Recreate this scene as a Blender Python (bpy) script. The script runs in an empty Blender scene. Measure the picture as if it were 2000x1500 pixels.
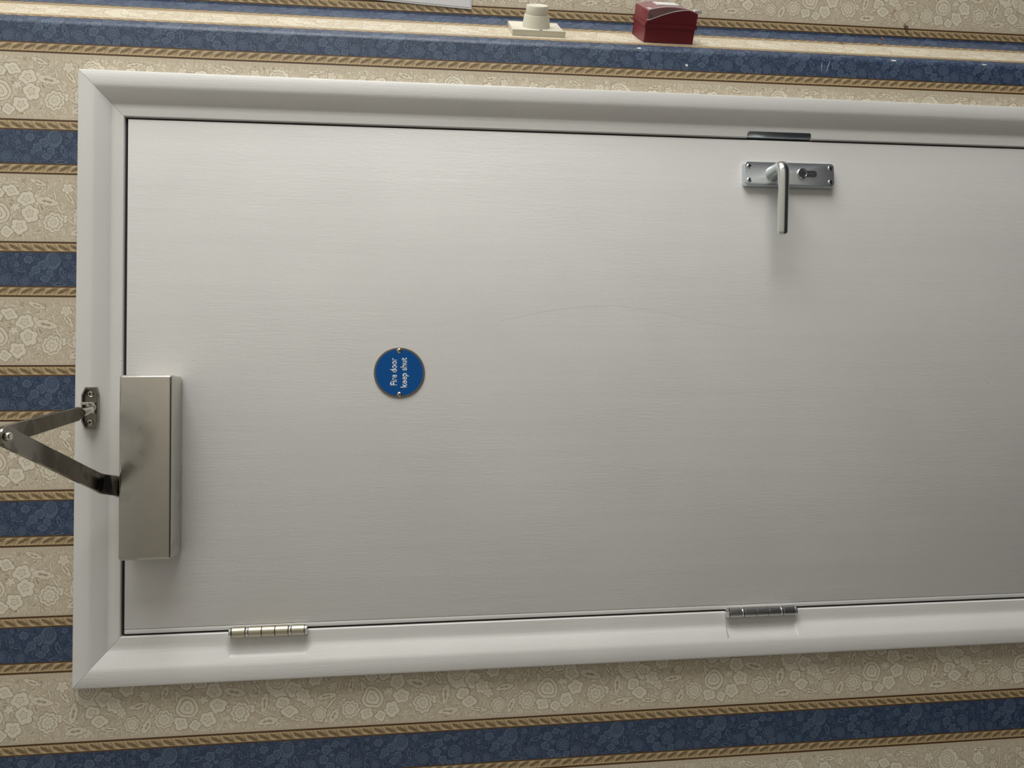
import bpy, bmesh, math, random
from math import sin, cos, pi, radians, sqrt, atan2
from mathutils import Vector, Matrix

random.seed(7)
C = bpy.context.scene.collection
S = bpy.context.scene

# ------------------------------------------------------------------ camera
# X runs to the right along the door wall, Z is up, the camera stands at -Y.
# The phone was held sideways, so "up" in the room is the left of the frame.
cam_d = bpy.data.cameras.new('camera')
cam_d.sensor_fit = 'HORIZONTAL'
cam_d.sensor_width = 36.0
cam_d.lens = 27.0
cam_d.clip_start = 0.02
cam = bpy.data.objects.new('camera', cam_d)
C.objects.link(cam)
right = Vector((-0.0094, -0.1175, -0.9930))
down = Vector((-0.9994, 0.0351, 0.0053))
fwd = Vector((0.0342, 0.9925, -0.1177)).normalized()
right = (right - fwd * right.dot(fwd)).normalized()
down = fwd.cross(right).normalized()
up = -down
M = Matrix((
    (right.x, up.x, -fwd.x, 0.3224),
    (right.y, up.y, -fwd.y, -1.1874),
    (right.z, up.z, -fwd.z, 1.5481),
    (0, 0, 0, 1)))
cam.matrix_world = M
S.camera = cam

# ------------------------------------------------------------------ light
S.view_settings.view_transform = 'Standard'
S.view_settings.look = 'None'
S.view_settings.exposure = 0.0
S.view_settings.gamma = 1.0
S.view_settings.use_curve_mapping = False
S.cycles.max_bounces = 4
S.cycles.diffuse_bounces = 2
S.cycles.use_adaptive_sampling = True
S.cycles.adaptive_threshold = 0.02

world = bpy.data.worlds.new('world')
S.world = world
world.use_nodes = True
bg = world.node_tree.nodes['Background']
bg.inputs[0].default_value = (0.75, 0.85, 1.0, 1)
bg.inputs[1].default_value = 0.6

# daylight coming in through the window of the wall on the right
WIN_Y0, WIN_Y1, WIN_Z0, WIN_Z1, WIN_X = -2.10, -0.40, 0.90, 2.85, 3.0
ld = bpy.data.lights.new('window_daylight', 'AREA')
ld.shape = 'RECTANGLE'
ld.size = WIN_Z1 - WIN_Z0
ld.size_y = WIN_Y1 - WIN_Y0
ld.energy = 79.0
ld.color = (1.0, 0.985, 0.95)
lo = bpy.data.objects.new('window_daylight', ld)
lo.location = (WIN_X + 0.1, (WIN_Y0 + WIN_Y1) / 2, (WIN_Z0 + WIN_Z1) / 2)
lo.rotation_euler = (0, radians(90), 0)
C.objects.link(lo)


# ------------------------------------------------------------------ mesh helpers
def link(name, bm, mats, parent=None, smooth=None, kind=None, label=None, cat=None, origin=None):
    """bm in world coordinates -> one object; smooth = auto-smooth angle in degrees."""
    bmesh.ops.recalc_face_normals(bm, faces=bm.faces)
    root = parent
    while root is not None and root.parent is not None:
        root = root.parent
    L = Vector((0, 0, 0))
    if root is not None:
        L = root.location.copy()
    elif origin is not None:
        L = Vector(origin)
    bmesh.ops.translate(bm, verts=bm.verts, vec=-L)
    me = bpy.data.meshes.new(name)
    bm.to_mesh(me)
    bm.free()
    if not isinstance(mats, (list, tuple)):
        mats = [mats]
    for m in mats:
        me.materials.append(m)
    o = bpy.data.objects.new(name, me)
    C.objects.link(o)
    if parent is not None:
        o.parent = parent
    elif origin is not None:
        o.location = L
    if smooth is not None:
        for p in me.polygons:
            p.use_smooth = True
        me.set_sharp_from_angle(angle=radians(smooth))
    if kind:
        o['kind'] = kind
    if label:
        o['label'] = label
    if cat:
        o['category'] = cat
    return o


def empty(name, loc, label=None, cat=None, kind=None):
    o = bpy.data.objects.new(name, None)
    o.location = loc
    o.empty_display_size = 0.02
    C.objects.link(o)
    if label:
        o['label'] = label
    if cat:
        o['category'] = cat
    if kind:
        o['kind'] = kind
    return o


def add_box(bm, x0, x1, y0, y1, z0, z1, bev=0.0, seg=2, mi=0, mat=None):
    r = bmesh.ops.create_cube(bm, size=1.0)
    vs = r['verts']
    for v in vs:
        v.co = Vector((x0 + (v.co.x + .5) * (x1 - x0), y0 + (v.co.y + .5) * (y1 - y0), z0 + (v.co.z + .5) * (z1 - z0)))
    if mat is not None:
        for v in vs:
            v.co = mat @ v.co
    fs = set(f for v in vs for f in v.link_faces)
    for f in fs:
        f.material_index = mi
    if bev > 0:
        es = list(set(e for v in vs for e in v.link_edges))
        bmesh.ops.bevel(bm, geom=es, offset=bev, segments=seg, profile=0.5, affect='EDGES', material=-1)


def frame_mat(o, ax, ay, az):
    m = Matrix.Identity(4)
    for i, a in enumerate((ax, ay, az)):
        for j in range(3):
            m[j][i] = a[j]
    for j in range(3):
        m[j][3] = o[j]
    return m


def add_lathe(bm, prof, mat, n=32, mi=0, caps=True):
    """prof: (radius, height) pairs, turned about local z, then placed by mat."""
    rings = []
    for r, h in prof:
        rings.append([bm.verts.new(mat @ Vector((r * cos(2 * pi * k / n), r * sin(2 * pi * k / n), h))) for k in range(n)])
    for a, b in zip(rings, rings[1:]):
        for k in range(n):
            f = bm.faces.new((a[k], a[(k + 1) % n], b[(k + 1) % n], b[k]))
            f.material_index = mi
    if caps:
        for rg in (rings[0], rings[-1]):
            f = bm.faces.new(rg)
            f.material_index = mi


def add_prism(bm, poly, mat, h0, h1, mi=0, bev=0.0, seg=2, top_bev_only=False):
    """poly: 2-D outline in local xy, extruded along local z."""
    a = [bm.verts.new(mat @ Vector((x, y, h0))) for x, y in poly]
    b = [bm.verts.new(mat @ Vector((x, y, h1))) for x, y in poly]
    n = len(poly)
    fs = [bm.faces.new(a), bm.faces.new(b)]
    for k in range(n):
        fs.append(bm.faces.new((a[k], a[(k + 1) % n], b[(k + 1) % n], b[k])))
    for f in fs:
        f.material_index = mi
    if bev > 0:
        es = list(fs[1].edges)
        if not top_bev_only:
            es = list(set(e for f in fs for e in f.edges))
        bmesh.ops.bevel(bm, geom=es, offset=bev, segments=seg, profile=0.5, affect='EDGES', material=-1)


def add_loft(bm, rings, mi=0, caps=True, closed=True):
    rs = [[bm.verts.new(p) for p in r] for r in rings]
    n = len(rs[0])
    for a, b in zip(rs, rs[1:]):
        for k in range(n if closed else n - 1):
            f = bm.faces.new((a[k], a[(k + 1) % n], b[(k + 1) % n], b[k]))
            f.material_index = mi
    if caps:
        for r in (rs[0], rs[-1]):
            f = bm.faces.new(r)
            f.material_index = mi


def round_rect(w, h, r, n=6):
    pts = []
    for cx, cy, a0 in ((w / 2 - r, h / 2 - r, 0), (-w / 2 + r, h / 2 - r, 90), (-w / 2 + r, -h / 2 + r, 180), (w / 2 - r, -h / 2 + r, 270)):
        for k in range(n + 1):
            a = radians(a0 + 90 * k / n)
            pts.append((cx + r * cos(a), cy + r * sin(a)))
    return pts


def tube(bm, pts, rad, n=8, mi=0):
    rings = []
    pts = [Vector(p) for p in pts]
    ref = Vector((0.31, 0.2, 0.9))
    for i, p in enumerate(pts):
        t = (pts[min(i + 1, len(pts) - 1)] - pts[max(i - 1, 0)]).normalized()
        a = t.cross(ref).normalized()
        b = t.cross(a)
        r = rad[i] if isinstance(rad, (list, tuple)) else rad
        rings.append([p + a * (r * cos(2 * pi * k / n)) + b * (r * sin(2 * pi * k / n)) for k in range(n)])
    add_loft(bm, rings, mi)


# ------------------------------------------------------------------ node helpers
class NT:
    def __init__(self, mat):
        self.nt = mat.node_tree
        self.n = 0

    def node(self, typ, **kw):
        nd = self.nt.nodes.new(typ)
        for k, v in kw.items():
            setattr(nd, k, v)
        return nd

    def put(self, sock, v):
        if isinstance(v, bpy.types.NodeSocket):
            self.nt.links.new(v, sock)
        elif v is not None:
            sock.default_value = v

    def m(self, op, a, b=None, c=None, clamp=False):
        nd = self.node('ShaderNodeMath', operation=op)
        nd.use_clamp = clamp
        self.put(nd.inputs[0], a)
        if b is not None:
            self.put(nd.inputs[1], b)
        if c is not None:
            self.put(nd.inputs[2], c)
        return nd.outputs[0]

    def vm(self, op, a, b=None, c=None, out=0):
        nd = self.node('ShaderNodeVectorMath', operation=op)
        self.put(nd.inputs[0], a)
        if b is not None:
            self.put(nd.inputs[1], b)
        if c is not None:
            self.put(nd.inputs[2], c)
        return nd.outputs[out]

    def comb(self, x=0.0, y=0.0, z=0.0):
        nd = self.node('ShaderNodeCombineXYZ')
        for i, v in enumerate((x, y, z)):
            self.put(nd.inputs[i], v)
        return nd.outputs[0]

    def sep(self, v):
        nd = self.node('ShaderNodeSeparateXYZ')
        self.put(nd.inputs[0], v)
        return nd.outputs

    def mapping(self, v, loc=(0, 0, 0), rot=(0, 0, 0), scale=(1, 1, 1), typ='POINT'):
        nd = self.node('ShaderNodeMapping', vector_type=typ)
        self.put(nd.inputs[0], v)
        nd.inputs[1].default_value = loc
        nd.inputs[2].default_value = rot
        nd.inputs[3].default_value = scale
        return nd.outputs[0]

    def mix(self, fac, a, b, dtype='RGBA'):
        nd = self.node('ShaderNodeMix', data_type=dtype)
        i = 6 if dtype == 'RGBA' else 2
        self.put(nd.inputs[0], fac)
        self.put(nd.inputs[i], a)
        self.put(nd.inputs[i + 1], b)
        return nd.outputs[2 if dtype == 'RGBA' else 0]

    def ramp(self, fac, stops, interp='LINEAR'):
        nd = self.node('ShaderNodeValToRGB')
        cr = nd.color_ramp
        cr.interpolation = interp
        while len(cr.elements) < len(stops):
            cr.elements.new(0.5)
        for e, (p, c) in zip(cr.elements, stops):
            e.position = p
            e.color = c if len(c) == 4 else (c[0], c[1], c[2], 1)
        self.put(nd.inputs[0], fac)
        return nd.outputs

    def noise(self, v, scale=5.0, detail=2.0, rough=0.5, dim='3D'):
        nd = self.node('ShaderNodeTexNoise')
        nd.noise_dimensions = dim
        self.put(nd.inputs['Vector'], v)
        nd.inputs['Scale'].default_value = scale
        nd.inputs['Detail'].default_value = detail
        nd.inputs['Roughness'].default_value = rough
        return nd.outputs[0]

    def step(self, x, lo_, hi):
        nd = self.node('ShaderNodeMapRange')
        nd.clamp = True
        self.put(nd.inputs[0], x)
        nd.inputs[1].default_value = lo_
        nd.inputs[2].default_value = hi
        return nd.outputs[0]

    def bump(self, h, strength, dist, normal=None):
        nd = self.node('ShaderNodeBump')
        nd.inputs['Strength'].default_value = strength
        nd.inputs['Distance'].default_value = dist
        self.put(nd.inputs['Height'], h)
        if normal is not None:
            self.put(nd.inputs['Normal'], normal)
        return nd.outputs[0]


def new_mat(name, col=(0.8, 0.8, 0.8), rough=0.5, metal=0.0, spec=0.5):
    m = bpy.data.materials.new(name)
    m.use_nodes = True
    b = m.node_tree.nodes['Principled BSDF']
    b.inputs['Base Color'].default_value = (col[0], col[1], col[2], 1)
    b.inputs['Roughness'].default_value = rough
    b.inputs['Metallic'].default_value = metal
    b.inputs['Specular IOR Level'].default_value = spec
    return m, b, NT(m)


def lin(r, g, b):
    return tuple((c / 255 / 12.92 if c / 255 <= 0.04045 else ((c / 255 + 0.055) / 1.055) ** 2.4) for c in (r, g, b))


# ------------------------------------------------------------------ materials
def paint(name, axis, grain, base, rough=0.42, grime=False):
    """brushed gloss paint: faint brush strokes along one axis, specks, a little grime"""
    m, b, t = new_mat(name, base, rough)
    tc = t.node('ShaderNodeTexCoord').outputs['Object']
    sc = {'Z': (620, 620, 42), 'X': (42, 620, 620)}[axis]
    strokes = t.noise(t.mapping(tc, scale=sc), 1.0, 2.0, 0.55)
    peel = t.noise(tc, 320.0, 2.0, 0.6)
    wob = t.noise(t.mapping(tc, scale=tuple(s * 0.045 for s in sc)), 1.0, 2.0, 0.5)
    vor = t.node('ShaderNodeTexVoronoi')
    vor.inputs['Scale'].default_value = 42.0
    t.put(vor.inputs['Vector'], tc)
    speck = t.m('MULTIPLY', t.m('SUBTRACT', 1.0, t.step(vor.outputs['Distance'], 0.02, 0.05)),
                t.m('GREATER_THAN', t.sep(vor.outputs['Color'])[0], 0.62))
    patch = t.step(t.noise(t.mapping(tc, scale=(9, 9, 5)), 1.0, 2.0, 0.5), 0.35, 0.65)
    h = t.m('MULTIPLY', strokes, t.m('MULTIPLY_ADD', patch, grain * 0.8, grain * 0.25))
    h = t.m('MULTIPLY_ADD', peel, 0.55 * grain, h)
    h = t.m('MULTIPLY_ADD', wob, 1.5, h)
    h = t.m('MULTIPLY_ADD', speck, 1.6, h)
    t.put(b.inputs['Normal'], t.bump(h, 0.55, 0.0006))
    tint = t.noise(t.mapping(tc, scale=(3, 3, 3)), 1.0, 3.0, 0.6)
    c2 = tuple(c * 0.93 for c in base)
    col = t.mix(t.step(tint, 0.35, 0.7), (*base, 1), (*c2, 1))
    if grime:
        x, y, z = t.sep(tc)
        dirt = t.noise(t.mapping(tc, scale=(26, 26, 18)), 1.0, 4.0, 0.65)
        near = t.step(x, 0.60, 0.735)
        fac = t.m('MULTIPLY', t.step(dirt, 0.55, 0.85), t.m('MULTIPLY', near, 0.40))
        col = t.mix(fac, col, (0.38, 0.36, 0.33, 1))
    t.put(b.inputs['Base Color'], col)
    r = t.noise(tc, 9.0, 2.0, 0.5)
    t.put(b.inputs['Roughness'], t.m('MULTIPLY_ADD', r, 0.14, rough - 0.07))
    return m


WHITE = (0.80, 0.79, 0.76)
M_DOOR = paint('door_paint', 'Z', 0.62, (0.79, 0.78, 0.755), 0.40, True)
M_FRAME_V = paint('frame_paint_upright', 'Z', 0.55, WHITE, 0.34)
M_FRAME_H = paint('frame_paint_level', 'X', 0.55, WHITE, 0.34)


def metal(name, col, rough, brush=None, smudge=0.0, bump=0.0, patch=38.0):
    m, b, t = new_mat(name, col, rough, 1.0)
    tc = t.node('ShaderNodeTexCoord').outputs['Object']
    r = rough
    if brush:
        g = t.noise(t.mapping(tc, scale=brush), 1.0, 2.0, 0.6)
        r = t.m('MULTIPLY_ADD', g, rough * 0.5, rough * 0.75)
        if bump:
            t.put(b.inputs['Normal'], t.bump(g, bump, 0.0004))
    if smudge > 0:
        s = t.noise(t.mapping(tc, scale=(patch, patch, patch)), 1.0, 2.0, 0.5)
        f = t.step(s, 0.54, 0.60)
        r = t.m('MULTIPLY_ADD', f, smudge * 0.5, r)
        c2 = tuple(c * (1 - smudge * 0.55) for c in col)
        t.put(b.inputs['Base Color'], t.mix(f, (*col, 1), (*c2, 1)))
    if r is not rough:
        t.put(b.inputs['Roughness'], r)
    return m


M_SATIN = metal('satin_nickel', (0.61, 0.59, 0.535), 0.26, None, 0.22, 0.0, 17.0)
M_ARM = metal('polished_dark_nickel', (0.27, 0.25, 0.215), 0.14, None, 0.35)
M_NICKEL = metal('polished_nickel', (0.66, 0.63, 0.57), 0.12)
M_ALU = metal('satin_aluminium', (0.66, 0.71, 0.75), 0.36, (1200, 1200, 40))
M_LEVER = metal('polished_aluminium', (0.74, 0.77, 0.76), 0.20)
M_CHROME = metal('chrome', (0.75, 0.75, 0.75), 0.14)
M_BRASSY = metal('nickel_bronze', (0.56, 0.53, 0.42), 0.38, (1400, 1400, 60))
M_STEELH = metal('brushed_steel', (0.58, 0.58, 0.57), 0.26, (1400, 1400, 60))
M_STEEL = metal('dull_steel', (0.24, 0.215, 0.185), 0.38)
M_STRIKE = metal('zinc_strike', (0.42, 0.46, 0.48), 0.34)
M_GAP_SHADE, _, _ = new_mat('dark_gap_shade', (0.02, 0.017, 0.015), 0.8)  # near-black colour for the shade painted into the door gap
M_SCRATCH, _, _ = new_mat('scratched_paint', (0.74, 0.73, 0.70), 0.5)
M_SCUFF, _, _ = new_mat('pale_scuff', lin(128, 140, 160), 0.5)
M_DARK, _, _ = new_mat('dark_recess', (0.01, 0.01, 0.01), 0.7)
M_BLUE, _, _ = new_mat('sign_blue', lin(0, 84, 156), 0.45, 0, 0.25)
M_LETTER, _, _ = new_mat('sign_white', (0.80, 0.84, 0.86), 0.5)
M_CREAM, _, _ = new_mat('cream_plastic', lin(226, 222, 205), 0.38)
M_RED, b_, t_ = new_mat('red_plastic', lin(122, 32, 46), 0.45)
M_WHITEP, _, _ = new_mat('white_plastic', (0.82, 0.82, 0.80), 0.4)
M_PAPER, _, _ = new_mat('white_paper', (0.74, 0.74, 0.74), 0.45)
M_LAMI, b_, _ = new_mat('laminate_edge', (0.62, 0.62, 0.62), 0.2)
M_CLEAR, b_, _ = new_mat('clear_plastic', (1, 0.97, 0.97), 0.12)
b_.inputs['Alpha'].default_value = 0.09
M_PLASTER, _, _ = new_mat('bare_plaster', (0.85, 0.83, 0.78), 0.8)
M_DUST, _, _ = new_mat('dusty_cobweb', lin(120, 100, 84), 0.95)
M_CARPET, b_, t_ = new_mat('dark_carpet', (0.035, 0.036, 0.045), 0.95, 0, 0.1)
tc_ = t_.node('ShaderNodeTexCoord').outputs['Object']
t_.put(b_.inputs['Normal'], t_.bump(t_.noise(tc_, 400, 2), 0.8, 0.004))
M_CEIL, _, _ = new_mat('ceiling_paint', (0.72, 0.71, 0.68), 0.8)
M_ROOM, _, _ = new_mat('room_wall_paint', (0.60, 0.57, 0.52), 0.8)

# --- striped damask wallpaper.  UV.x = distance across the stripes (m), UV.y = height (m)
PITCH = 0.1808          # one cream + one blue stripe
VREP = 0.267            # the flowers repeat along the stripe (m)
B0 = 0.757 - PITCH - 0.0008   # lower edge of a rope band above cream at U = B0


def wallpaper():
    m, b, t = new_mat('striped_damask_wallpaper', (0.6, 0.5, 0.35), 0.44, 0, 0.5)
    uv = t.node('ShaderNodeUVMap')
    uv.uv_map = 'UVMap'
    U, V, _ = t.sep(uv.outputs[0])
    # q runs 0..1: rope | cream ... measured downwards from a cream/rope edge
    q = t.m('FLOORED_MODULO', t.m('SUBTRACT', U, B0), PITCH)      # metres, 0 = lower end of cream band
    CR, RP, BL = 0.0990, 0.0163, 0.0492
    # cream 0..CR, rope CR..CR+RP, blue .., rope to PITCH
    is_blue = t.m('MULTIPLY', t.m('GREATER_THAN', q, CR + RP), t.m('LESS_THAN', q, CR + RP + BL))
    in_cream = t.m('LESS_THAN', q, CR)
    # flower coordinates in mm: cream at 1:1, blue shrunk
    qa = t.m('MULTIPLY', q, 1000.0)
    va = t.m('MULTIPLY', V, 1000.0)
    w_blue = t.m('MULTIPLY_ADD', t.m('SUBTRACT', qa, (CR + RP) * 1000), 1.6, 10.0)
    v_blue = t.m('MULTIPLY', va, 1.6)
    w = t.mix(is_blue, qa, w_blue, 'FLOAT')
    v = t.mix(is_blue, t.m('SUBTRACT', 1621.0, va), v_blue, 'FLOAT')
    jig = t.noise(t.comb(v, w), 0.05, 1.0, 0.5, '2D')
    P = t.comb(t.m('MULTIPLY_ADD', jig, 5.0, v), t.m('MULTIPLY_ADD', jig, -5.0, w))
    L = VREP * 1000

    # small sprigs that fill the ground between the flowers
    nz = t.node('ShaderNodeTexNoise')
    nz.noise_dimensions = '2D'
    nz.inputs['Scale'].default_value = 0.10
    nz.inputs['Detail'].default_value = 1.0
    nz.inputs['Distortion'].default_value = 1.1
    t.put(nz.inputs['Vector'], P)
    acc = t.ramp(nz.outputs[0], [(0, (.4, .4, .4)), (.40, (.4, .4, .4)), (.415, (0, 0, 0)), (.435, (0, 0, 0)), (.45, (.92, .92, .92)), (.50, (.92, .92, .92)),
                                 (.515, (.15, .15, .15)), (.53, (.4, .4, .4)), (.60, (.4, .4, .4)), (.615, (.9, .9, .9)), (.66, (.9, .9, .9)), (.675, (0, 0, 0)), (.69, (.4, .4, .4))])[0]

    def local(v0, w0, rx, ry, rot):
        p = t.mapping(P, loc=(-v0, -w0, 0))
        p = t.vm('WRAP', p, (L / 2, 500, 1), (-L / 2, -500, -1))
        return t.mapping(p, rot=(0, 0, radians(rot)), scale=(rx, ry, 1), typ='TEXTURE')

    def lay(d, stops):
        nonlocal acc
        o = t.ramp(d, stops)
        acc = t.mix(o[1], acc, o[0])

    N = lambda g, a=1.0: (g, g, g, a)

    def flower(v0, w0, r, petals, amp=0.10, rot=0, ry=None, kind=0):
        p = local(v0, w0, r, ry or r, rot)
        rr = t.vm('LENGTH', p, out=1)
        ang = t.node('ShaderNodeTexGradient', gradient_type='RADIAL')
        t.put(ang.inputs[0], p)
        c = t.m('ABSOLUTE', t.m('COSINE', t.m('MULTIPLY', ang.outputs[1], pi * petals)))
        d = t.m('SUBTRACT', 1.0 - 2.6 * amp, t.m('MULTIPLY_ADD', c, -2.6 * amp, rr))     # >0 inside, about 1 at the centre
        e = 0.7 / r
        if kind == 0:      # petal with a few dark seeds in its heart
            st = [(0, N(0, 0)), (e * .5, N(0, 1)), (e * 1.6, N(0)), (e * 2.4, N(1)), (.52, N(1)), (.56, N(.2)), (.62, N(.2)), (.67, N(1)), (.85, N(.95)), (.92, N(.2))]
        elif kind == 1:    # ringed rosette
            st = [(0, N(0, 0)), (e * .5, N(0, 1)), (e * 1.6, N(0)), (e * 2.4, N(.95)), (.30, N(.9)), (.34, N(.05)), (.39, N(.05)), (.43, N(1)), (.66, N(.95)), (.70, N(.05)), (.78, N(.9)), (1, N(.9))]
        else:              # plain petal
            st = [(0, N(0, 0)), (e * .5, N(0, 1)), (e * 1.6, N(0)), (e * 2.4, N(1)), (1, N(1))]
        lay(d, st)

    def leaf(v0, w0, lx, ly, rot):
        p = local(v0, w0, lx, ly, rot)
        x, y, _ = t.sep(p)
        ay = t.m('ABSOLUTE', y)
        d = t.m('SUBTRACT', t.m('SUBTRACT', 1.0, t.m('MULTIPLY', x, x)), ay)
        # serrated rib
        d = t.m('MULTIPLY_ADD', t.m('SINE', t.m('MULTIPLY_ADD', ay, -5.0, t.m('MULTIPLY', x, 14.0))), 0.09, d)
        e = 0.7 / ly
        lay(d, [(0, N(0, 0)), (e * .4, N(0, 1)), (e * 1.3, N(0)), (e * 2.0, N(.9)), (.72, N(.9)), (.82, N(.05)), (.94, N(.05))])

    def stem(v0, w0, R_, sx, sy, wd):
        """an arc: a piece of a circle's line kept to one quarter"""
        p = local(v0, w0, 1.0, 1.0, 0)
        rr = t.vm('LENGTH', p, out=1)
        d = t.m('SUBTRACT', wd, t.m('ABSOLUTE', t.m('SUBTRACT', rr, R_)))
        x, y, _ = t.sep(p)
        k = t.m('MULTIPLY', t.m('GREATER_THAN', t.m('MULTIPLY', x, sx), 0.0), t.m('GREATER_THAN', t.m('MULTIPLY', y, sy), 0.0))
        d = t.m('MULTIPLY', t.m('MULTIPLY', d, 0.5), k)
        lay(d, [(0, N(0, 0)), (.05, N(0, 1)), (.3, N(0)), (.5, N(.95)), (1, N(.95))])

    # background sprigs and stems
    stem(133, 72, 56, -1, -1, 2.0)
    stem(160, 74, 62, 1, -1, 1.8)
    stem(262, 20, 34, -1, 1, 1.4)
    for a in ((68, 56, 19, 7.5, -12), (110, 38, 18, 7, 80), (114, 12, 19, 6.5, 6), (201, 43, 17, 5.5, 10), (236, 60, 15, 5, 72),
              (211, 15, 14, 6.5, 65), (257, 47, 20, 6, 112), (160, 12, 17, 4.5, -8), (222, 33, 12, 4, 40), (98, 62, 14, 5, 125),
              (187, 84, 15, 5, 10), (55, 84, 14, 5, -20), (128, 86, 14, 4.5, 15), (259, 12, 9, 5, 60)):
        leaf(*a)
    flower(95, 76, 10, 5, .16, 20)
    flower(209, 57, 9, 6, .16, 0)
    flower(209, 79, 8, 5, .14, 30)
    flower(256, 76, 9, 5, .15, 10)
    flower(190, 18, 12.5, 7, .07, 0, 14, 1)
    flower(90, 31, 8.5, 4, .12, 40, None, 2)
    flower(76, 26, 16.5, 9, .06, 0, None, 1)
    flower(235, 22, 15.5, 9, .07, 15, None, 1)
    # big rose: petals round a scrolled heart
    for a in ((-1, 69, 8, 3, .08, 90, 12), (17, 72, 10, 4, .08, 70, 13), (38, 60, 14, 5, .08, 20), (44, 38, 14, 5, .08, -10),
              (29, 19, 13.5, 5, .08, -50), (12, 11, 10, 4, .08, -80), (-8, 15, 12, 4, .10, -120)):
        flower(*a)
    flower(0, 38, 17.5, 3, .03, 30, None, 1)
    flower(24, 47, 9, 5, .2, 10, 7, 2)
    # fan flower
    flower(130, 66, 23, 15, .035, 100, 20, 2)
    flower(128, 70, 14, 11, .04, 100, 12, 1)
    for a in ((152, 56, 14, 5, .08, 0), (166, 46, 13, 6, .10, 40), (183, 69, 12.5, 6, .08, 15), (136, 37, 12, 4, .06, 30),
              (146, 24, 11, 4, .07, 90, 14), (176, 35, 8.5, 5, .14, 20)):
        flower(*a)

    band = t.m('MULTIPLY', t.step(w, 3.0, 4.5), t.m('SUBTRACT', 1.0, t.step(w, 92.0, 94.0)))
    pat = t.mix(band, 0.4, t.sep(acc)[0], 'FLOAT')
    light = t.step(pat, 0.4, 1.0)
    darkl = t.step(pat, 0.38, 0.0)
    # woven silk threads across the stripes
    thr = t.noise(t.comb(t.m('MULTIPLY', U, 55.0), t.m('MULTIPLY', V, 900.0)), 1.0, 2.0, 0.6, '2D')
    thr = t.step(thr, 0.3, 0.72)
    cream_bg = t.mix(thr, (*lin(192, 178, 153), 1), (*lin(214, 202, 178), 1))
    cream = t.mix(light, cream_bg, (*lin(230, 223, 203), 1))
    cream = t.mix(darkl, cream, (*lin(172, 155, 130), 1))
    navy_bg = t.mix(thr, (*lin(35, 51, 80), 1), (*lin(50, 69, 98), 1))
    navy = t.mix(light, navy_bg, (*lin(84, 101, 124), 1))
    navy = t.mix(darkl, navy, (*lin(36, 43, 64), 1))
    # rope band: s = 0 at the cream side, 1 at the blue side
    r1 = t.m('DIVIDE', t.m('SUBTRACT', q, CR), RP)
    r2 = t.m('DIVIDE', t.m('SUBTRACT', PITCH, q), RP)
    upper = t.m('GREATER_THAN', q, CR + RP + 0.01)
    s = t.mix(upper, r1, r2, 'FLOAT')
    sb = t.step(s, 0.24, 0.88)
    ph = t.m('FRACT', t.m('MULTIPLY_ADD', V, 1.0 / 0.0168, t.m('MULTIPLY', sb, 0.95)))
    off = t.m('ABSOLUTE', t.m('SUBTRACT', ph, 0.5))
    jag = t.m('PINGPONG', t.m('MULTIPLY_ADD', ph, 2.0, t.m('MULTIPLY', sb, 4.0)), 0.5)
    wid = t.m('MULTIPLY_ADD', jag, 0.16, t.m('MULTIPLY', t.m('SINE', t.m('MULTIPLY', sb, pi)), 0.27))
    fleck = t.noise(t.comb(t.m('MULTIPLY', U, 1400.0), t.m('MULTIPLY', V, 700.0)), 1.0, 1.0, 0.5, '2D')
    dk = t.m('MULTIPLY', t.step(t.m('SUBTRACT', wid, off), -0.02, 0.05), t.m('MULTIPLY_ADD', t.step(fleck, 0.35, 0.6), 0.5, 0.5))
    # thin curl line between the leaves
    curl = t.m('SUBTRACT', 1.0, t.step(t.m('ABSOLUTE', t.m('SUBTRACT', off, t.m('MULTIPLY_ADD', t.m('SINE', t.m('MULTIPLY', sb, 5.0)), 0.10, 0.33))), 0.03, 0.07))
    dk = t.m('MAXIMUM', dk, t.m('MULTIPLY', curl, 0.6))
    rope = t.mix(dk, (*lin(200, 178, 138), 1), (*lin(92, 70, 42), 1))
    edge = t.ramp(s, [(0, (*lin(84, 58, 32), 1)), (.16, (*lin(84, 58, 32), 1)), (.19, (*lin(200, 172, 124), 0)),
                      (.25, (*lin(200, 172, 124), 1)), (.26, (*lin(200, 172, 124), 0)), (.86, (*lin(120, 92, 54), 0)), (.88, (*lin(96, 70, 40), 1)), (1, (*lin(84, 62, 40), 1))])
    rope = t.mix(edge[1], rope, edge[0])
    stripe = t.mix(is_blue, rope, navy)
    col = t.mix(in_cream, stripe, cream)
    t.put(b.inputs['Base Color'], col)
    # soft relief of the vinyl
    rel = t.noise(t.comb(t.m('MULTIPLY', U, 260.0), t.m('MULTIPLY', V, 260.0)), 1.0, 2.0, 0.6, '2D')
    h = t.m('MULTIPLY_ADD', thr, 0.35, t.m('MULTIPLY', rel, 0.9))
    t.put(b.inputs['Normal'], t.bump(h, 0.5, 0.0005))
    return m


M_PAPERED = wallpaper()

# ------------------------------------------------------------------ the room
FL, FR, FT = -0.0008, 0.7638, 1.9830        # frame opening: left, right, top
# outward offset u and depth y of the architrave section, for the right, left and top legs
SEC = [(-.012, .100), (-.012, .047), (0.0, .047), (0.0, -.0012), (.0012, -.0028), (.0110, -.0034), (.0165, -.0034), (.0195, -.0045), (.0225, -.0070),
       (.0375, -.0150), (.0400, -.0161), (.0430, -.0168), (.0600, -.0176), (.0625, -.0167), (.0635, -.0148), (.0635, .0), (.030, .0), (.030, .100)]
KR, KL, KT = 1.0, 1.065, 0.945
RET_S0 = 0.900
KEYS = [(.900, 4), (.908, 42), (.926, 54), (.942, 58), (1.097, 48)]
PHI = -9.0


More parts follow.
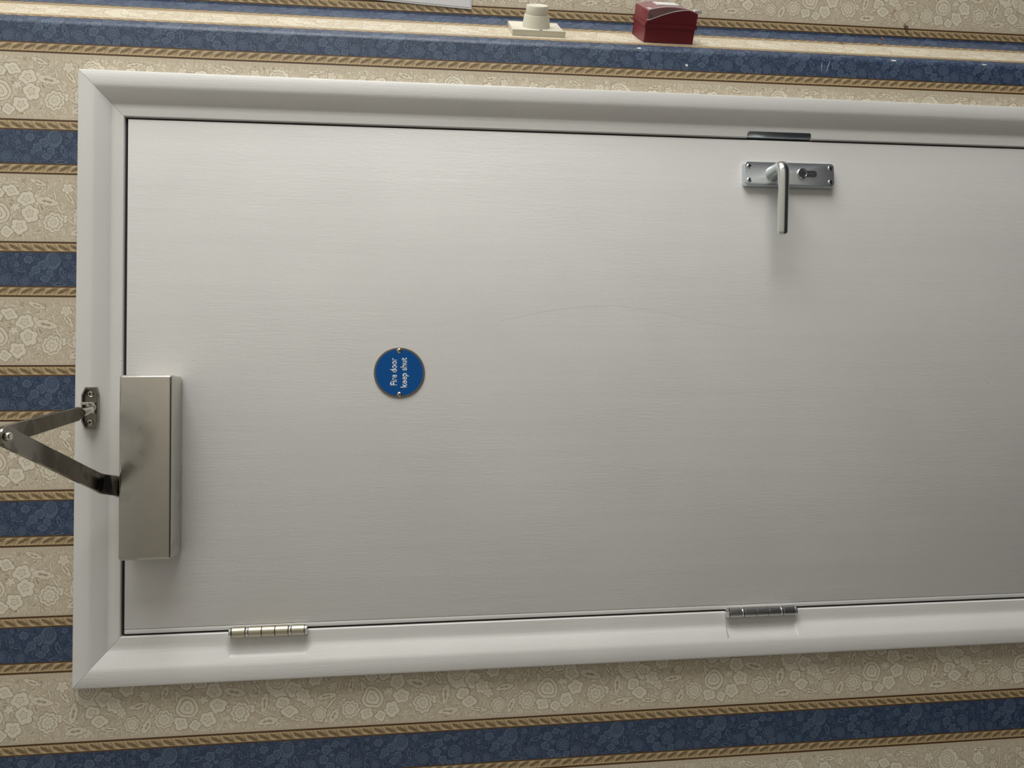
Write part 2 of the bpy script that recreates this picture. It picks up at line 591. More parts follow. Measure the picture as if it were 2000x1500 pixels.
def interp(s):
    if s <= KEYS[0][0]:
        return KEYS[0][1]
    for (a, va), (b, vb) in zip(KEYS, KEYS[1:]):
        if s <= b:
            return va + (vb - va) * (s - a) / (b - a)
    return KEYS[-1][1]


RET = []      # (s, x, y)
_x, _y, _s = RET_S0, 0.0, RET_S0
while _s < 1.097:
    RET.append((_s, _x, _y))
    _th = radians(interp(_s + .0005))
    _x += .001 * cos(_th)
    _y += .001 * sin(_th)
    _s += .001
RET.append((_s, _x, _y))
S_C, X_C, Y_C = _s, _x, _y


def on_wall(s):
    """point on the right-hand wallpaper at distance s across the stripes"""
    if s <= RET_S0:
        return Vector((s, 0, 0))
    if s >= S_C:
        return Vector((X_C + (s - S_C) * cos(radians(PHI)), Y_C + (s - S_C) * sin(radians(PHI)), 0))
    i = min(int((s - RET_S0) / .001), len(RET) - 2)
    a, b = RET[i], RET[i + 1]
    f = (s - a[0]) / (b[0] - a[0])
    return Vector((a[1] + (b[1] - a[1]) * f, a[2] + (b[2] - a[2]) * f, 0))


def papered(bm, pts_s, z0, z1, back):
    """strip of wall following pts_s=[(s, point)], given thickness towards +y, UV = (s, z)"""
    uvl = bm.loops.layers.uv.get('UVMap') or bm.loops.layers.uv.new('UVMap')
    lo_ = [bm.verts.new((p.x, p.y, z0)) for _, p in pts_s]
    hi = [bm.verts.new((p.x, p.y, z1)) for _, p in pts_s]
    for i in range(len(pts_s) - 1):
        f = bm.faces.new((lo_[i], lo_[i + 1], hi[i + 1], hi[i]))
        for lp in f.loops:
            k = i if lp.vert in (lo_[i], hi[i]) else i + 1
            lp[uvl].uv = (pts_s[k][0], lp.vert.co.z)
    x0, x1 = pts_s[0][1].x, pts_s[-1][1].x
    b = [bm.verts.new((x0, back, z0)), bm.verts.new((x1, back, z0)), bm.verts.new((x1, back, z1)), bm.verts.new((x0, back, z1))]
    bm.faces.new((b[0], b[1], b[2], b[3]))
    bm.faces.new((lo_[0], hi[0], b[3], b[0]))
    bm.faces.new((lo_[-1], b[1], b[2], hi[-1]))
    bm.faces.new(lo_ + [b[1], b[0]])
    bm.faces.new(hi + [b[2], b[3]])


X_L, X_R, Y_B, Z_T = -1.7, WIN_X, -2.9, 3.10
bm = bmesh.new()
V3 = lambda x: (x, Vector((x, 0, 0)))
papered(bm, [V3(X_L), V3(FL - .030)], 0, Z_T, 0.10)
papered(bm, [V3(FL - .030), V3(FR + .030)], FT + .028, Z_T, 0.10)
papered(bm, [V3(FR + .030), V3(RET_S0)], 0, Z_T, 0.10)
link('wall_front', bm, M_PAPERED, kind='structure', label='door wall in blue and cream striped damask wallpaper')

bm = bmesh.new()
S_END = S_C + (X_R - X_C) / cos(radians(PHI))
papered(bm, [(s, Vector((x, y, 0))) for s, x, y in RET[::2]] + ([] if len(RET) % 2 else [(S_C, Vector((X_C, Y_C, 0)))]) + [(S_END, on_wall(S_END))], 0, Z_T, 0.30)
wall_r = link('wall_right', bm, M_PAPERED, kind='structure', smooth=25, label='striped wallpaper bending back around the corner beside the door')

bm = bmesh.new(); add_box(bm, X_L - .1, X_R + .1, Y_B - .1, 0.30, -.08, 0)
link('floor', bm, M_CARPET, kind='structure', label='dark carpet floor')
bm = bmesh.new(); add_box(bm, X_L - .1, X_R + .1, Y_B - .1, 0.30, Z_T, Z_T + .08)
link('ceiling', bm, M_CEIL, kind='structure', label='plain white ceiling')
bm = bmesh.new(); add_box(bm, X_L - .1, X_L, Y_B, 0.0, 0, Z_T)
link('wall_left', bm, M_ROOM, kind='structure', label='plain side wall')
bm = bmesh.new(); add_box(bm, X_L - .1, X_R + .1, Y_B - .1, Y_B, 0, Z_T)
link('wall_back', bm, M_ROOM, kind='structure', label='plain wall behind the viewer')
bm = bmesh.new()
add_box(bm, X_R, X_R + .1, Y_B, WIN_Y0, 0, Z_T)
add_box(bm, X_R, X_R + .1, WIN_Y1, 0.3, 0, Z_T)
add_box(bm, X_R, X_R + .1, WIN_Y0, WIN_Y1, 0, WIN_Z0)
add_box(bm, X_R, X_R + .1, WIN_Y0, WIN_Y1, WIN_Z1, Z_T)
link('wall_window', bm, M_ROOM, kind='structure', label='side wall with the window opening')


# ------------------------------------------------------------------ door frame
def sec_at(notch):
    """section with the moulding cut back where a hinge leaf is let in (notch = 0..1)"""
    out = []
    for i, (u, y) in enumerate(SEC):
        if notch > 0 and 6 <= i <= 9:
            y2 = -.0034 if i < 9 else y
            u2 = {6: .018, 7: .0235, 8: .0300 * notch + .0225 * (1 - notch), 9: .0318 * notch + .0375 * (1 - notch)}[i]
            if i == 8:
                y2 = -.0045
            if i == 9:
                y2 = -.0118 * notch + y * (1 - notch)
            out.append((u + (u2 - u), y2))
        else:
            out.append((u, y))
    return out


def leg(side, stations):
    bm = bmesh.new()
    rings = []
    for z, notch, extra in stations:
        ring = []
        sec = sec_at(notch)
        for i, (u, y) in enumerate(sec):
            if extra and 3 <= i <= 4:
                u = u + extra
            k = KR if side == 'R' else KL
            uu = u * k if u > 0 else u
            x = FR + uu if side == 'R' else FL - uu
            zz = z if z is not None else FT + (u * KT if u > 0 else u) - .0002
            ring.append(Vector((x, y, zz)))
        rings.append(ring)
    add_loft(bm, rings)
    return bm


trim = empty('trim_1', (0.38, 0, 0), kind='structure', label='white moulded door frame with mitred corners')
link('architrave', leg('R', [(0, 0, 0), (.9065, 0, 0), (.9075, 0, .0075), (1.0162, 0, .0075), (1.0172, 0, 0), (None, 0, 0)]), M_FRAME_V, trim, smooth=30)
link('architrave', leg('L', [(0, 0, 0), (.953, 0, 0), (.956, .45, 0), (1.068, .45, 0), (1.071, 0, 0), (1.711, 0, 0), (1.719, 1, 0), (1.8285, 1, 0), (1.8345, 0, 0), (None, 0, 0)]), M_FRAME_V, trim, smooth=30)
bm = bmesh.new()
ra, rb = [], []
for (u, y) in SEC:
    kt = u * KT if u > 0 else u
    z = FT + kt
    ra.append(Vector((FL - (u * KL if u > 0 else u) + .0002, y, z)))
    rb.append(Vector((FR + (u * KR if u > 0 else u) - .0002, y, z)))
add_loft(bm, [ra, rb])
link('architrave', bm, M_FRAME_H, trim, smooth=30)
# strike plate: a bent zinc lip let into the right-hand jamb
bm = bmesh.new()
prof = [(-.0005, .030), (-.0005, .004), (.0015, -.0012), (.0062, -.0042), (.0084, -.0052), (.0092, -.0046), (.0090, -.0034), (.0066, -.0024), (.0030, .0010), (.0014, .006), (.0014, .030)]
rings = []
for z, sh in ((.9085, 1.0), (.9100, 0), (1.0138, 0), (1.0153, 1.0)):
    rings.append([Vector((FR + .0008 + u - (.0012 * sh if u > .004 else 0), y + .0008 * sh, z)) for u, y in prof])
add_loft(bm, rings)
link('strike_plate', bm, M_STRIKE, trim, smooth=40, label='dark zinc strike plate let into the white frame')

# ------------------------------------------------------------------ the door
DL, DR, DT = 0.0020, 0.7610, 1.9788
door = empty('door_1', (0.3815, 0.02, 0), kind='structure', label='white painted flush fire door with lever handle')
bm = bmesh.new()
add_box(bm, DL + .0068, DR, 0, .044, .008, DT, .0009, 2)
link('door_leaf', bm, M_DOOR, door, smooth=40)
bm = bmesh.new()
add_box(bm, DL, DL + .0064, -.0003, .044, .008, DT, .0012, 2)
link('edge_lipping', bm, M_DOOR, door, smooth=40)


def add_hinge(zc, length, xc, mat, name_label):
    yc, r = -.0068, .0078
    up_m = frame_mat(Vector((xc, yc, zc - length / 2)), Vector((1, 0, 0)), Vector((0, 1, 0)), Vector((0, 0, 1)))
    # the leaves folded into the gap
    bm = bmesh.new()
    add_box(bm, -.0012, .0026, yc + .004, .030, zc - length / 2 + .004, zc + length / 2 - .004)
    h = link('hinge', bm, mat, door, smooth=30, label=name_label)
    kn = (length - .0046 - .0052 - .0085) / 5
    z = .0045
    items = [('knuckle', kn), ('ring', .0042), ('knuckle', kn), ('knuckle', kn), ('knuckle', kn), ('ring', .0042), ('knuckle', kn)]
    g = .00035
    for nm, ln in items:
        bm = bmesh.new()
        if nm == 'knuckle':
            pr = [(r - .0005, z + g), (r, z + g + .0005), (r, z + ln - g - .0005), (r - .0005, z + ln - g)]
        else:
            pr = [(r - .0010, z + g), (r - .0006, z + g + .0006), (r - .0006, z + ln - g - .0006), (r - .0010, z + ln - g)]
        add_lathe(bm, pr, up_m, 36)
        link(nm, bm, mat if nm == 'knuckle' else M_CHROME, h, smooth=40)
        z += ln
    for z0, z1 in ((0.0006, .0043), (length - .0046, length - .0006)):
        bm = bmesh.new()
        lo_first = z0 < .01
        pr = [(r * .72, z0), (r * .94, z0 + .0012), (r * .97, z1 - .0006), (r * .9, z1)] if lo_first else [(r * .9, z0), (r * .97, z0 + .0006), (r * .94, z1 - .0012), (r * .72, z1)]
        add_lathe(bm, pr, up_m, 36)
        link('cap', bm, M_CHROME, h, smooth=40)


add_hinge(1.7735, .1140, .0002, M_BRASSY, 'bronze toned hinge with chrome rings near the top of the door')
add_hinge(1.0118, .1185, -.0016, M_STEELH, 'grey steel hinge halfway down the door')

# dark strips added as painted shade in the gap round the leaf
for x0, x1, z0, z1 in ((FL + .0001, DL - .0001, .01, FT - .001), (DR + .0001, FR - .0001, .01, FT - .001), (DL, DR, DT + .0001, FT - .0001)):
    bm = bmesh.new()
    add_box(bm, x0, x1, .0035, .012, z0, z1)
    link('gap_shade', bm, M_GAP_SHADE, door, label='dark strip added as painted shade in the gap')
# old scratches in the paint
def scratch(pts, wd, mat, name):
    bm = bmesh.new()
    tube(bm, [Vector((x, .00005, z)) for x, z in pts], [wd * .3] + [wd] * (len(pts) - 2) + [wd * .3], 5)
    link(name, bm, mat, door)


def curve_pts(keys, n=24):
    out = []
    for k in range(n + 1):
        f = k / n * (len(keys) - 1)
        i = min(int(f), len(keys) - 2)
        u = f - i
        p0, p1, p2, p3 = (keys[max(0, min(len(keys) - 1, i + j))] for j in (-1, 0, 1, 2))
        out.append(tuple(.5 * (2 * b_ + (c_ - a_) * u + (2 * a_ - 5 * b_ + 4 * c_ - d_) * u * u + (3 * b_ - a_ - 3 * c_ + d_) * u ** 3) for a_, b_, c_, d_ in zip(p0, p1, p2, p3)))
    return out


scratch(curve_pts([(.4595, 1.4370), (.4790, 1.3450), (.4860, 1.2700), (.4830, 1.2000), (.4570, 1.0650), (.4510, .9950)]), .00018, M_SCRATCH, 'scratch')
scratch([(.3700, .6100), (.3620, .6020), (.3480, .5930)], .0007, M_WHITEP, 'scratch')

# --- lever handle on its plate
PX, PZ = 0.7028, 0.9490
bm = bmesh.new()
pm = frame_mat(Vector((PX, 0, PZ)), Vector((1, 0, 0)), Vector((0, 0, 1)), Vector((0, -1, 0)))
add_loft(bm, [[pm @ Vector((x, y, h)) for x, y in round_rect(w_, l_, r_c)] for w_, l_, r_c, h in (
    (.0408, .1558, .0070, -.0005), (.0408, .1558, .0070, .0028), (.0402, .1552, .0067, .0052), (.0390, .1540, .0062, .0080), (.0380, .1530, .0058, .0094), (.0368, .1518, .0052, .0099))])
plate = link('lever_handle', bm, M_ALU, door, smooth=40, label='satin aluminium lever handle on a narrow lock plate')

# lever: neck out of the plate, then a tapering grip pointing to the hinges
bm = bmesh.new()
LZ = 0.9785
add_lathe(bm, [(.0121, .0094), (.0121, .0106), (.0112, .0112)], frame_mat(Vector((PX, 0, LZ)), Vector((1, 0, 0)), Vector((0, 0, 1)), Vector((0, -1, 0))), 32)
link('lever_collar', bm, M_LEVER, plate, smooth=40)
bm = bmesh.new()


def lever_ring(cx_, cy_, tx, ty, wz, th, ridge, zoff=0.0):
    """section across the lever: wz wide along Z, th thick along the normal in XY, with a soft outer ridge"""
    nrm = Vector((-ty, tx, 0))           # outward side (towards the room)
    if nrm.y > 0 or (abs(nrm.y) < 1e-6 and nrm.x < 0):
        nrm = -nrm
    ring = []
    n = 28
    for k in range(n):
        a = 2 * pi * k / n
        ca, sa = cos(a), sin(a)
        pz = math.copysign(abs(ca) ** .72, ca) * wz / 2
        po = math.copysign(abs(sa) ** .72, sa) * th / 2
        if sa > 0:
            po += ridge * (1 - abs(ca)) * (sa ** 2)
        ring.append(Vector((cx_, cy_, LZ + zoff + pz)) + nrm * po)
    return ring


path = []
# neck goes out along -Y, bends through 90 degrees to -X
x0, yb = PX, -.0115
path.append((x0, yb, 0, -1, .0235, .0220, 0))
path.append((x0 + .0005, -.022, 0.02, -1, .0215, .0205, 0))
path.append((x0 + .0010, -.033, 0, -1, .0196, .0185, .0003))
Rb = .0115
cxb, cyb = x0 + .0010 - Rb, -.0385
for k in range(1, 7):
    a = radians(90 * k / 6)
    path.append((cxb + Rb * cos(a), cyb - Rb * sin(a) * .75, -sin(a), -cos(a), .0196 - .0020 * k / 6, .0185 - .0058 * k / 6, .0006 + .0010 * k / 6))
xs = cxb
ln = cxb - 0.6010
for k in range(1, 9):
    f = k / 8
    path.append((xs - ln * f, cyb - Rb * .75 + .0035 * sin(f * pi * .5) + .0035 * f * f, -1, .06, .0176 - .0012 * f, .0127 - .0024 * f, .0016))
rings = []
for i, (px_, py_, tx, ty, wz, th, rd) in enumerate(path):
    l_ = sqrt(tx * tx + ty * ty)
    tx, ty = tx / l_, ty / l_
    # outer side of the bend is +X then -Y
    nrm = Vector((-ty, tx, 0))
    if tx < -.5 and nrm.y > 0:
        nrm = -nrm
    elif tx >= -.5 and nrm.x < 0:
        nrm = -nrm
    ring = []
    n = 28
    for k in range(n):
        a = 2 * pi * k / n
        ca, sa = cos(a), sin(a)
        pz = math.copysign(abs(ca) ** .75, ca) * wz / 2
        po = math.copysign(abs(sa) ** .75, sa) * th / 2
        if sa > 0:
            po += rd * (1 - abs(ca)) * sa
        zsh = -.0006 * max(0, i - 9) * .0
        ring.append(Vector((px_, py_, LZ + zsh + pz)) + nrm * po)
    rings.append(ring)
# slanted, rounded tip
last = rings[-1]
c = sum(last, Vector()) / len(last)
tip = [Vector((p.x - .0035 - (p.z - c.z) * .10, p.y, p.z)) for p in [c + (q_ - c) * .93 for q_ in last]]
tip2 = [Vector((p.x - .0048 - (p.z - c.z) * .16, p.y, p.z)) for p in [c + (q_ - c) * .72 for q_ in last]]
add_loft(bm, rings + [tip, tip2])
link('lever', bm, M_LEVER, plate, smooth=50)

# lock cylinder (round plug, straight tail below) with its key slot
bm = bmesh.new()
CZ = 0.9285
cm = frame_mat(Vector((PX + .0012, 0, CZ)), Vector((1, 0, 0)), Vector((0, 0, 1)), Vector((0, -1, 0)))
add_lathe(bm, [(.0086, .0090), (.0086, .0128), (.0078, .0136), (.0066, .0136), (.0064, .0130), (.0001, .0130)], cm, 40, caps=False)
tail = [(.0050, -.004), (.0050, -.0205)] + [(.0050 * cos(radians(a)), -.0205 - .0050 * sin(radians(a))) for a in range(15, 180, 15)] + [(-.0050, -.0205), (-.0050, -.004)]
add_prism(bm, tail, cm, .0090, .0116, bev=.0005, seg=1, top_bev_only=True)
slot = [(-.0010, .0048), (.0002, .0048), (.0002, .0018), (.0012, .0006), (.0012, -.0018), (.0002, -.0030), (.0002, -.0046), (-.0010, -.0046), (-.0010, -.0030), (.0000, -.0016), (.0000, .0004), (-.0010, .0018)]
add_prism(bm, slot, cm, .0125, .01315, mi=1)
for k in range(5):       # worn stamped marks on the tail
    zz = -.0100 - k * .0026
    add_box(bm, -.0008, .0008 - .0004 * (k % 2), zz - .0007, zz, .0115, .01185, mi=2, mat=cm)
link('lock_cylinder', bm, [M_LEVER, M_DARK, M_CHROME], plate, smooth=40)


def screw_mesh(bm, m, r, h, slot_r):
    add_lathe(bm, [(r, 0), (r, h * .4), (r * .82, h * .8), (r * .45, h)], m, 20)
    for a in (0, 90):
        rm = m @ Matrix.Rotation(radians(a + 20), 4, 'Z')
        add_box(bm, -slot_r, slot_r, -slot_r * .24, slot_r * .24, h * .72, h * 1.03, mi=1, mat=rm)


for sx in (-1, 1):
    for sz in (-1, 1):
        bm = bmesh.new()
        sm = frame_mat(Vector((PX + sx * .0114, -.0096, PZ + sz * .0695)), Vector((1, 0, 0)), Vector((0, 0, 1)), Vector((0, -1, 0)))
        screw_mesh(bm, sm, .0040, .0015, .0024)
        link('screw', bm, [M_CHROME, M_DARK], plate, smooth=40)

# ------------------------------------------------------------------ round blue sign
sign = empty('fire_door_sign', (0.3816, 0, 1.5808), 'round blue fire door sign with steel rim and white lettering on the white door', 'sign')
sg = frame_mat(Vector((0.3816, 0, 1.5808)), Vector((1, 0, 0)), Vector((0, 0, 1)), Vector((0, -1, 0)))
bm = bmesh.new()
add_lathe(bm, [(.0380, 0), (.0386, .0006), (.0386, .0014), (.0381, .0019), (.0001, .0019)], sg, 72, caps=False)
link('backing_disc', bm, M_STEEL, sign, smooth=30, label='brown steel backing disc')
bm = bmesh.new()
n = 96
ring = []
for k in range(n):
    a = 2 * pi * k / n
    r = .0358
    x, y = r * cos(a), r * sin(a)
    # bite around each screw
    for sx in (-1, 1):
        dx, dy = x - sx * .0334, y
        d = sqrt(dx * dx + dy * dy)
        if d < .0044:
            x = sx * sqrt(max(0.0, (.0334 - sqrt(max(0, .0044 ** 2 - y * y))) ** 2))
    ring.append((x, y))
add_prism(bm, ring, sg, .0019, .00225)
blue_face = link('blue_face', bm, M_BLUE, sign)
for sx in (-1, 1):
    bm = bmesh.new()
    sm = sg @ Matrix.Translation((sx * .0334, 0, .0018))
    screw_mesh(bm, sm, .0036, .0016, .0021)
    link('screw', bm, [M_NICKEL, M_DARK], sign, smooth=40)


def lettering(text, x_mid, z_base, width, cap_h):
    cu = bpy.data.curves.new('lettering', 'FONT')
    cu.body = text
    cu.align_x = 'CENTER'
    cu.size = 1.0
    cu.offset = 0.021
    cu.extrude = 0.0
    tmp = bpy.data.objects.new('lettering_tmp', cu)
    C.objects.link(tmp)
    bpy.context.view_layer.update()
    me = bpy.data.meshes.new_from_object(tmp.evaluated_get(bpy.context.evaluated_depsgraph_get()))
    bpy.data.objects.remove(tmp)
    xs_ = [v.co.x for v in me.vertices]
    ys_ = [v.co.y for v in me.vertices if True]
    fx = width / (max(xs_) - min(xs_))
    mid = (max(xs_) + min(xs_)) / 2
    fy = cap_h / 0.70
    bm = bmesh.new()
    bm.from_mesh(me)
    for v in bm.verts:
        v.co = sg @ Vector(((v.co.x - mid) * fx + x_mid, v.co.y * fy + z_base, .00226))
    ext = bmesh.ops.extrude_face_region(bm, geom=list(bm.faces))
    bmesh.ops.translate(bm, verts=[e for e in ext['geom'] if isinstance(e, bmesh.types.BMVert)], vec=(0, -.0002, 0))
    return link('lettering', bm, M_LETTER, blue_face)


lettering('Fire door', .0012, .0040, .0420, .0098)
lettering('keep shut', -.0002, -.0112, .0460, .0094)

# ------------------------------------------------------------------ overhead door closer
closer = empty('door_closer', (0.2475, 0, 1.934), 'brushed nickel overhead door closer with folding arm at the top of the door', 'door closer')
bm = bmesh.new()
add_box(bm, .1170, .3772, -.0502, -.0002, 1.8990, 1.9700, .0042, 4)
link('cover', bm, M_SATIN, closer, smooth=50)

AZ = 1.9870          # height of the main arm
SH = Vector((.2150, -.0210, AZ))        # shaft on top of the body
EL = Vector((.2995, -.3080, AZ))        # elbow
bm = bmesh.new()
add_lathe(bm, [(.009, 1.965), (.009, 1.974), (.0085, 1.9790)], frame_mat(Vector((SH.x, SH.y, 0)), Vector((1, 0, 0)), Vector((0, 1, 0)), Vector((0, 0, 1))), 24)
link('spindle', bm, M_ARM, closer, smooth=40)


def bar(a, b, stations, thick):
    """flat bar from a to b lying level; stations = (fraction, half width, z offset)"""
    d = (b - a)
    L_ = d.length
    d = d.normalized()
    s_ = Vector((-d.y, d.x, 0))
    bm = bmesh.new()
    rings = []
    for f, hw, dz in stations:
        c_ = a + d * (L_ * f) + Vector((0, 0, dz))
        e = .0008
        rings.append([c_ + s_ * p + Vector((0, 0, q_)) for p, q_ in ((-hw + e, -thick / 2), (hw - e, -thick / 2), (hw, -thick / 2 + e), (hw, thick / 2 - e), (hw - e, thick / 2), (-hw + e, thick / 2), (-hw, thick / 2 - e), (-hw, -thick / 2 + e))])
    add_loft(bm, rings)
    return bm


def rounded_end(f0, f1, hw, dz, L_, n=6, start=False):
    out = []
    for k in range(n + 1):
        a = radians(90 * k / n)
        out.append((f0 + (f1 - f0) * sin(a), max(hw * cos(a), .0012), dz))
    return out[::-1] if start else out


Lm = (EL - SH).length
e_ = .0125 / Lm
st = rounded_end(0, -.013 / Lm, .0135, -.0118, Lm, start=True)
st += [(.045, .0140, -.0118), (.075, .0140, -.0110), (.125, .0138, .0020), (.16, .0132, .0026), (.30, .0126, .0026), (1.0, .0114, .0026)]
st += rounded_end(1.0, 1 + e_, .0112, .0026, Lm)[1:]
arm1 = link('main_arm', bar(SH, EL, st, .0050), M_ARM, closer, smooth=30)
FT_P = Vector((.3305, -.0172, 2.0170))       # foot on the frame
FA = Vector((EL.x, EL.y, AZ + .0085))
FB = Vector((.3232, -.1050, AZ + .0140))
Lf = (FB - FA).length
st = rounded_end(0, -.0115 / Lf, .0105, 0, Lf, start=True) + [(.5, .0100, 0), (1.0, .0092, 0)]
bm = bar(FA, FB, st, .0046)
arm2 = link('forearm', bm, M_ARM, closer, smooth=30)
d2 = (FB - FA).normalized()
bm = bar(FB + d2 * -.010, FB + d2 * .012, [(0, .0080, .0002), (.8, .0080, .0002), (1, .0068, .0002)], .0038)
link('adjusting_rod', bm, M_ARM, arm2, smooth=30)
bm = bmesh.new()
tube(bm, [FB + d2 * .009, FB + d2 * .022, FB + d2 * .040 + Vector((.001, 0, 0)), Vector((.3300, -.0480, 2.0090)), Vector((.3330, -.0340, 2.0145))], [.0060, .0058, .0052, .0050, .0058], 14)
r_ = bmesh.ops.create_uvsphere(bm, u_segments=18, v_segments=10, radius=.0068, matrix=Matrix.Translation((.3320, -.0350, 2.0135)))
link('ball_joint', bm, M_NICKEL, arm2, smooth=50)
bm = bmesh.new()
lm_ = frame_mat(Vector((EL.x, EL.y, AZ)), Vector((1, 0, 0)), Vector((0, 1, 0)), Vector((0, 0, -1)))
add_lathe(bm, [(.0050, -.016), (.0050, .0005), (.0048, .0026), (.0038, .0036)], lm_, 28)
link('elbow_rivet', bm, M_NICKEL, arm1, smooth=40)
# foot bracket: long six-sided shoe with a raised rim, lug in the middle
bm = bmesh.new()
fm = frame_mat(FT_P + Vector((.0008, 0, .0028)), Vector((1, 0, 0)), Vector((0, 0, 1)), Vector((0, -1, 0)))
hexo = [(-.0300, -.0085), (-.0190, -.0112), (.0190, -.0112), (.0300, -.0085), (.0300, .0060), (.0190, .0112), (-.0190, .0112), (-.0300, .0060)]
inner = [(x * .90, y * .78) for x, y in hexo]
n = len(hexo)
lv = [[bm.verts.new(fm @ Vector((x, y, h))) for x, y in pl] for pl, h in ((hexo, -.0006), (hexo, .0062), ([(x * .97, y * .93) for x, y in hexo], .0078), (inner, .0078), ([(x * .98, y * .96) for x, y in inner], .0030))]
for a, b in zip(lv, lv[1:]):
    for k in range(n):
        bm.faces.new((a[k], a[(k + 1) % n], b[(k + 1) % n], b[k]))
bm.faces.new(lv[0]); bm.faces.new(lv[-1])
foot = link('foot_bracket', bm, M_ARM, closer, smooth=30)
bm = bmesh.new()
for sx in (-.0062, .0062):
    add_box(bm, sx - .0022, sx + .0022, -.0085, .0085, .0025, .0165, .0012, 2, mat=fm)
add_lathe(bm, [(.0022, -.0086), (.0022, .0086)], fm @ frame_mat(Vector((0, 0, .0125)), Vector((0, 1, 0)), Vector((0, 0, 1)), Vector((1, 0, 0))), 14)
link('lug', bm, M_NICKEL, foot, smooth=40)
for sx in (-1, 1):
    bm = bmesh.new()
    screw_mesh(bm, fm @ Matrix.Translation((sx * .0205, 0, .0030)), .0050, .0026, .0030)
    link('screw', bm, [M_NICKEL, M_DARK], foot, smooth=40)


# ------------------------------------------------------------------ things on the return beside the door
def ret_frame(s_mid, z, half):
    """local x = up, y = across the return (away from the door), z = out of the wall"""
    a, b = on_wall(s_mid - half), on_wall(s_mid + half)
    tdir = (b - a).normalized()
    n_ = Vector((tdir.y, -tdir.x, 0))
    mid = (a + b) / 2
    deep = max((on_wall(s_mid + half * k / 5) - mid).dot(n_) for k in range(-5, 6))
    o_ = mid + n_ * max(deep, 0)
    return frame_mat(Vector((o_.x, o_.y, z)), Vector((0, 0, 1)), tdir, n_)


PF = ret_frame(1.002, 1.352, .040)
pl = empty('wall_plate', PF.translation, 'cream square wall plate with a round stepped boss, on the papered return', 'wall plate')
bm = bmesh.new()
add_box(bm, -.043, .043, -.043, .043, -.0015, .0085, .0012, 2, mat=PF)
bp = link('back_plate', bm, M_CREAM, pl, smooth=40)
bm = bmesh.new()
add_lathe(bm, [(.0238, .0080), (.0232, .0100), (.0212, .0260), (.0202, .0275), (.0190, .0277)], PF, 48)
collar = link('collar', bm, M_CREAM, pl, smooth=40)
bm = bmesh.new()
add_lathe(bm, [(.0186, .0272), (.0188, .0285), (.0186, .0405), (.0178, .0415), (.0160, .0418), (.0152, .0410), (.0001, .0410)], PF, 48, caps=False)
link('button', bm, M_CREAM, collar, smooth=40)
bm = bmesh.new()
add_lathe(bm, [(.0026, .0082), (.0024, .0090), (.0010, .0092)], PF @ Matrix.Translation((-.004, -.032, 0)), 16)
link('screw', bm, M_STEEL, bp, smooth=40)

RF = ret_frame(.993, 1.1345, .038)
cp = empty('call_point', RF.translation, 'red fire alarm call point under a clear cover, on the papered return', 'alarm box')
bm = bmesh.new()
add_box(bm, -.0410, .0410, -.0410, .0410, -.0015, .0245, .0012, 2, mat=RF)
back_box = link('back_box', bm, M_RED, cp, smooth=40)
bm = bmesh.new()
add_box(bm, -.0440, .0435, -.0435, .0435, .0240, .0290, .0008, 2, mat=RF)
link('flange', bm, M_RED, back_box, smooth=40)


def arch(x):
    return .0480 + .0066 * (1 - ((x - .002) / .042) ** 2)


bm = bmesh.new()
ab = [(-.0430, .0285)] + [(-.0430 + .0855 * k / 16, arch(-.0430 + .0855 * k / 16)) for k in range(17)] + [(.0425, .0285)]
am = RF @ frame_mat(Vector((0, 0, 0)), Vector((1, 0, 0)), Vector((0, 0, 1)), Vector((0, -1, 0)))
add_prism(bm, ab, am, -.0425, .0425, bev=.0008, seg=1)
housing = link('front_housing', bm, M_RED, cp, smooth=40)
bm = bmesh.new()
add_box(bm, -.018, .020, -.018, .018, .0535, .0553, .0004, 1, mat=RF)
add_box(bm, .026, .040, -.036, -.024, .0500, .0508, .0002, 1, mat=RF)
link('label', bm, M_WHITEP, housing, label='white label on the front')
# clear hinged cover: cheek on each side and a sheet over the front, its near edge painted white as caught light
edge = [(.0432, .0350), (.0385, .0352), (.0330, .0372)] + [(.0330 - .0610 * k / 8, .0372 + .0150 * sin(radians(90 * k / 8))) for k in range(1, 9)]
topc = [(-.0280 + .0712 * k / 10, arch(-.0280 + .0712 * k / 10) + .0016) for k in range(11)]
bm = bmesh.new()
sheet = [(x, h) for x, h in topc] + [(x, h + .0008) for x, h in topc[::-1]]
add_prism(bm, sheet, am, -.0440, .0440)
cover = link('clear_cover', bm, M_CLEAR, cp)
for sy in (-1, 1):
    bm = bmesh.new()
    add_prism(bm, edge + topc, am, sy * .0440 - .0004, sy * .0440 + .0004)
    link('cover_cheek', bm, M_CLEAR, cover)
for sy in (-1,):
    bm = bmesh.new()
    tube(bm, [am @ Vector((x, h, .0444)) for x, h in edge], .00055, 6)
    tube(bm, [am @ Vector((x, h, .0444)) for x, h in topc], .00045, 6)
    link('cover_rim_glint', bm, M_WHITEP, cover, smooth=60, label='edge of the clear cover, painted pale as a highlight')
bm = bmesh.new()
add_lathe(bm, [(.0020, .0436), (.0020, .0450), (.0012, .0452)], am @ Matrix.Translation((.0372, .0410, 0)), 14)
link('cover_pivot', bm, M_STEEL, cover, smooth=40)
bm = bmesh.new()
add_box(bm, -.0490, -.0390, -.038, -.026, .0478, .0508, .0010, 2, mat=RF)
link('cover_tab', bm, M_WHITEP, cover, smooth=40, label='white pull tab')

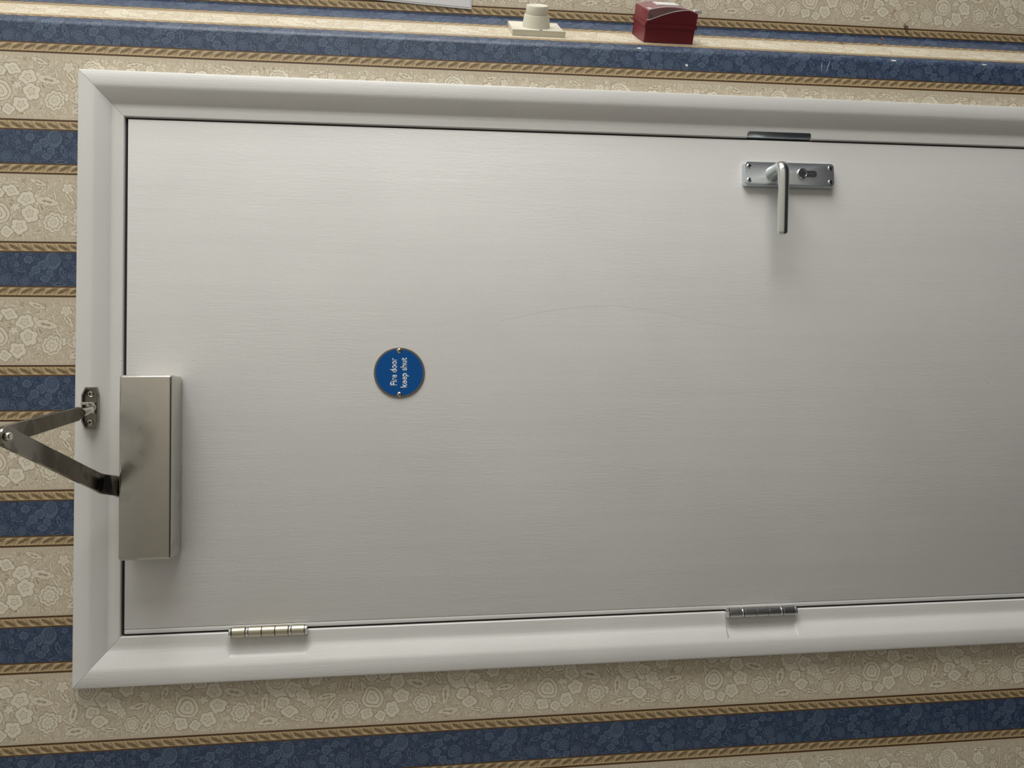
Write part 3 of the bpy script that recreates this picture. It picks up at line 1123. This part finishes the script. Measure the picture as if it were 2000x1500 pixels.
# laminated notice on the recessed wall, only its lower corner in view
ang = radians(PHI)
pw = on_wall(S_C + .0125)
NO = Vector((pw.x, pw.y, 1.4555))
ex = Vector((cos(ang), sin(ang), 0))
nn = Vector((sin(ang), -cos(ang), 0))
rz = radians(2.6)
e1 = ex * cos(rz) + Vector((0, 0, 1)) * sin(rz) * -1
e2 = Vector((0, 0, 1)) * cos(rz) + ex * sin(rz)
NF = frame_mat(NO + nn * .0012, e1, e2, nn)
no = empty('paper_notice', NO, 'white laminated paper notice on the recessed striped wall', 'notice')
bm = bmesh.new()
add_box(bm, 0, .216, 0, .303, -.0003, .0003, mat=NF)
link('laminate', bm, M_LAMI, no)
bm = bmesh.new()
add_box(bm, .003, .213, .003, .300, .0002, .0006, mat=NF)
link('sheet', bm, M_PAPER, no)

# chips in the paper along the corner, and dusty cobwebs in the recess
for s_, z_, w_, h_ in ((.9055, 1.1950, .010, .004), (.8800, 1.1165, .005, .006), (.9045, .7550, .012, .004), (.9050, .5900, .012, .0025), (.9050, .4300, .010, .002)):
    p_ = on_wall(s_)
    q_ = on_wall(s_ + .002)
    td = (q_ - p_).normalized()
    fm2 = frame_mat(Vector((p_.x, p_.y, z_)), Vector((0, 0, 1)), td, Vector((td.y, -td.x, 0)))
    bm = bmesh.new()
    k = 9
    add_prism(bm, [(w_ / 2 * cos(2 * pi * i / k) * random.uniform(.6, 1.1), h_ / 2 * sin(2 * pi * i / k) * random.uniform(.6, 1.2)) for i in range(k)], fm2, -.0003, .0004)
    link('plaster_chip', bm, M_PLASTER, wall_r)
for s_a, s_b, z_a, z_b in ((.8995, .8790, .8690, .8760), (.8960, .8800, .8830, .8850)):
    bm = bmesh.new()
    a_, b2_ = on_wall(s_a), on_wall(s_b)
    tube(bm, [Vector((a_.x, a_.y, z_a)), Vector(((a_.x + b2_.x) / 2, 0, (z_a + z_b) / 2)), Vector((b2_.x, b2_.y, z_b))], [.0003, .0010, .0004], 6)
    link('scuff_mark', bm, M_SCUFF, wall_r)
for s_, z_ in ((1.040, .7850), (1.050, .7050), (1.090, .6780), (1.118, .6300)):
    p_ = on_wall(s_)
    q_ = on_wall(s_ + .003)
    td = (q_ - p_).normalized()
    nv = Vector((td.y, -td.x, 0))
    bm = bmesh.new()
    for j in range(6):
        a_ = random.uniform(0, 2 * pi)
        pts = []
        pos = Vector((0, 0))
        for i in range(6):
            pts.append(Vector((p_.x, p_.y, z_)) + Vector((0, 0, 1)) * pos.x + td * pos.y + nv * (.0012 + .0010 * sin(i)))
            a_ += random.uniform(-.7, .7)
            pos = pos + Vector((cos(a_), sin(a_) * 1.3)) * .0014
        tube(bm, pts, [.0002, .0008, .0012, .0010, .0006, .0002], 5)
    link('cobweb', bm, M_DUST, wall_r)
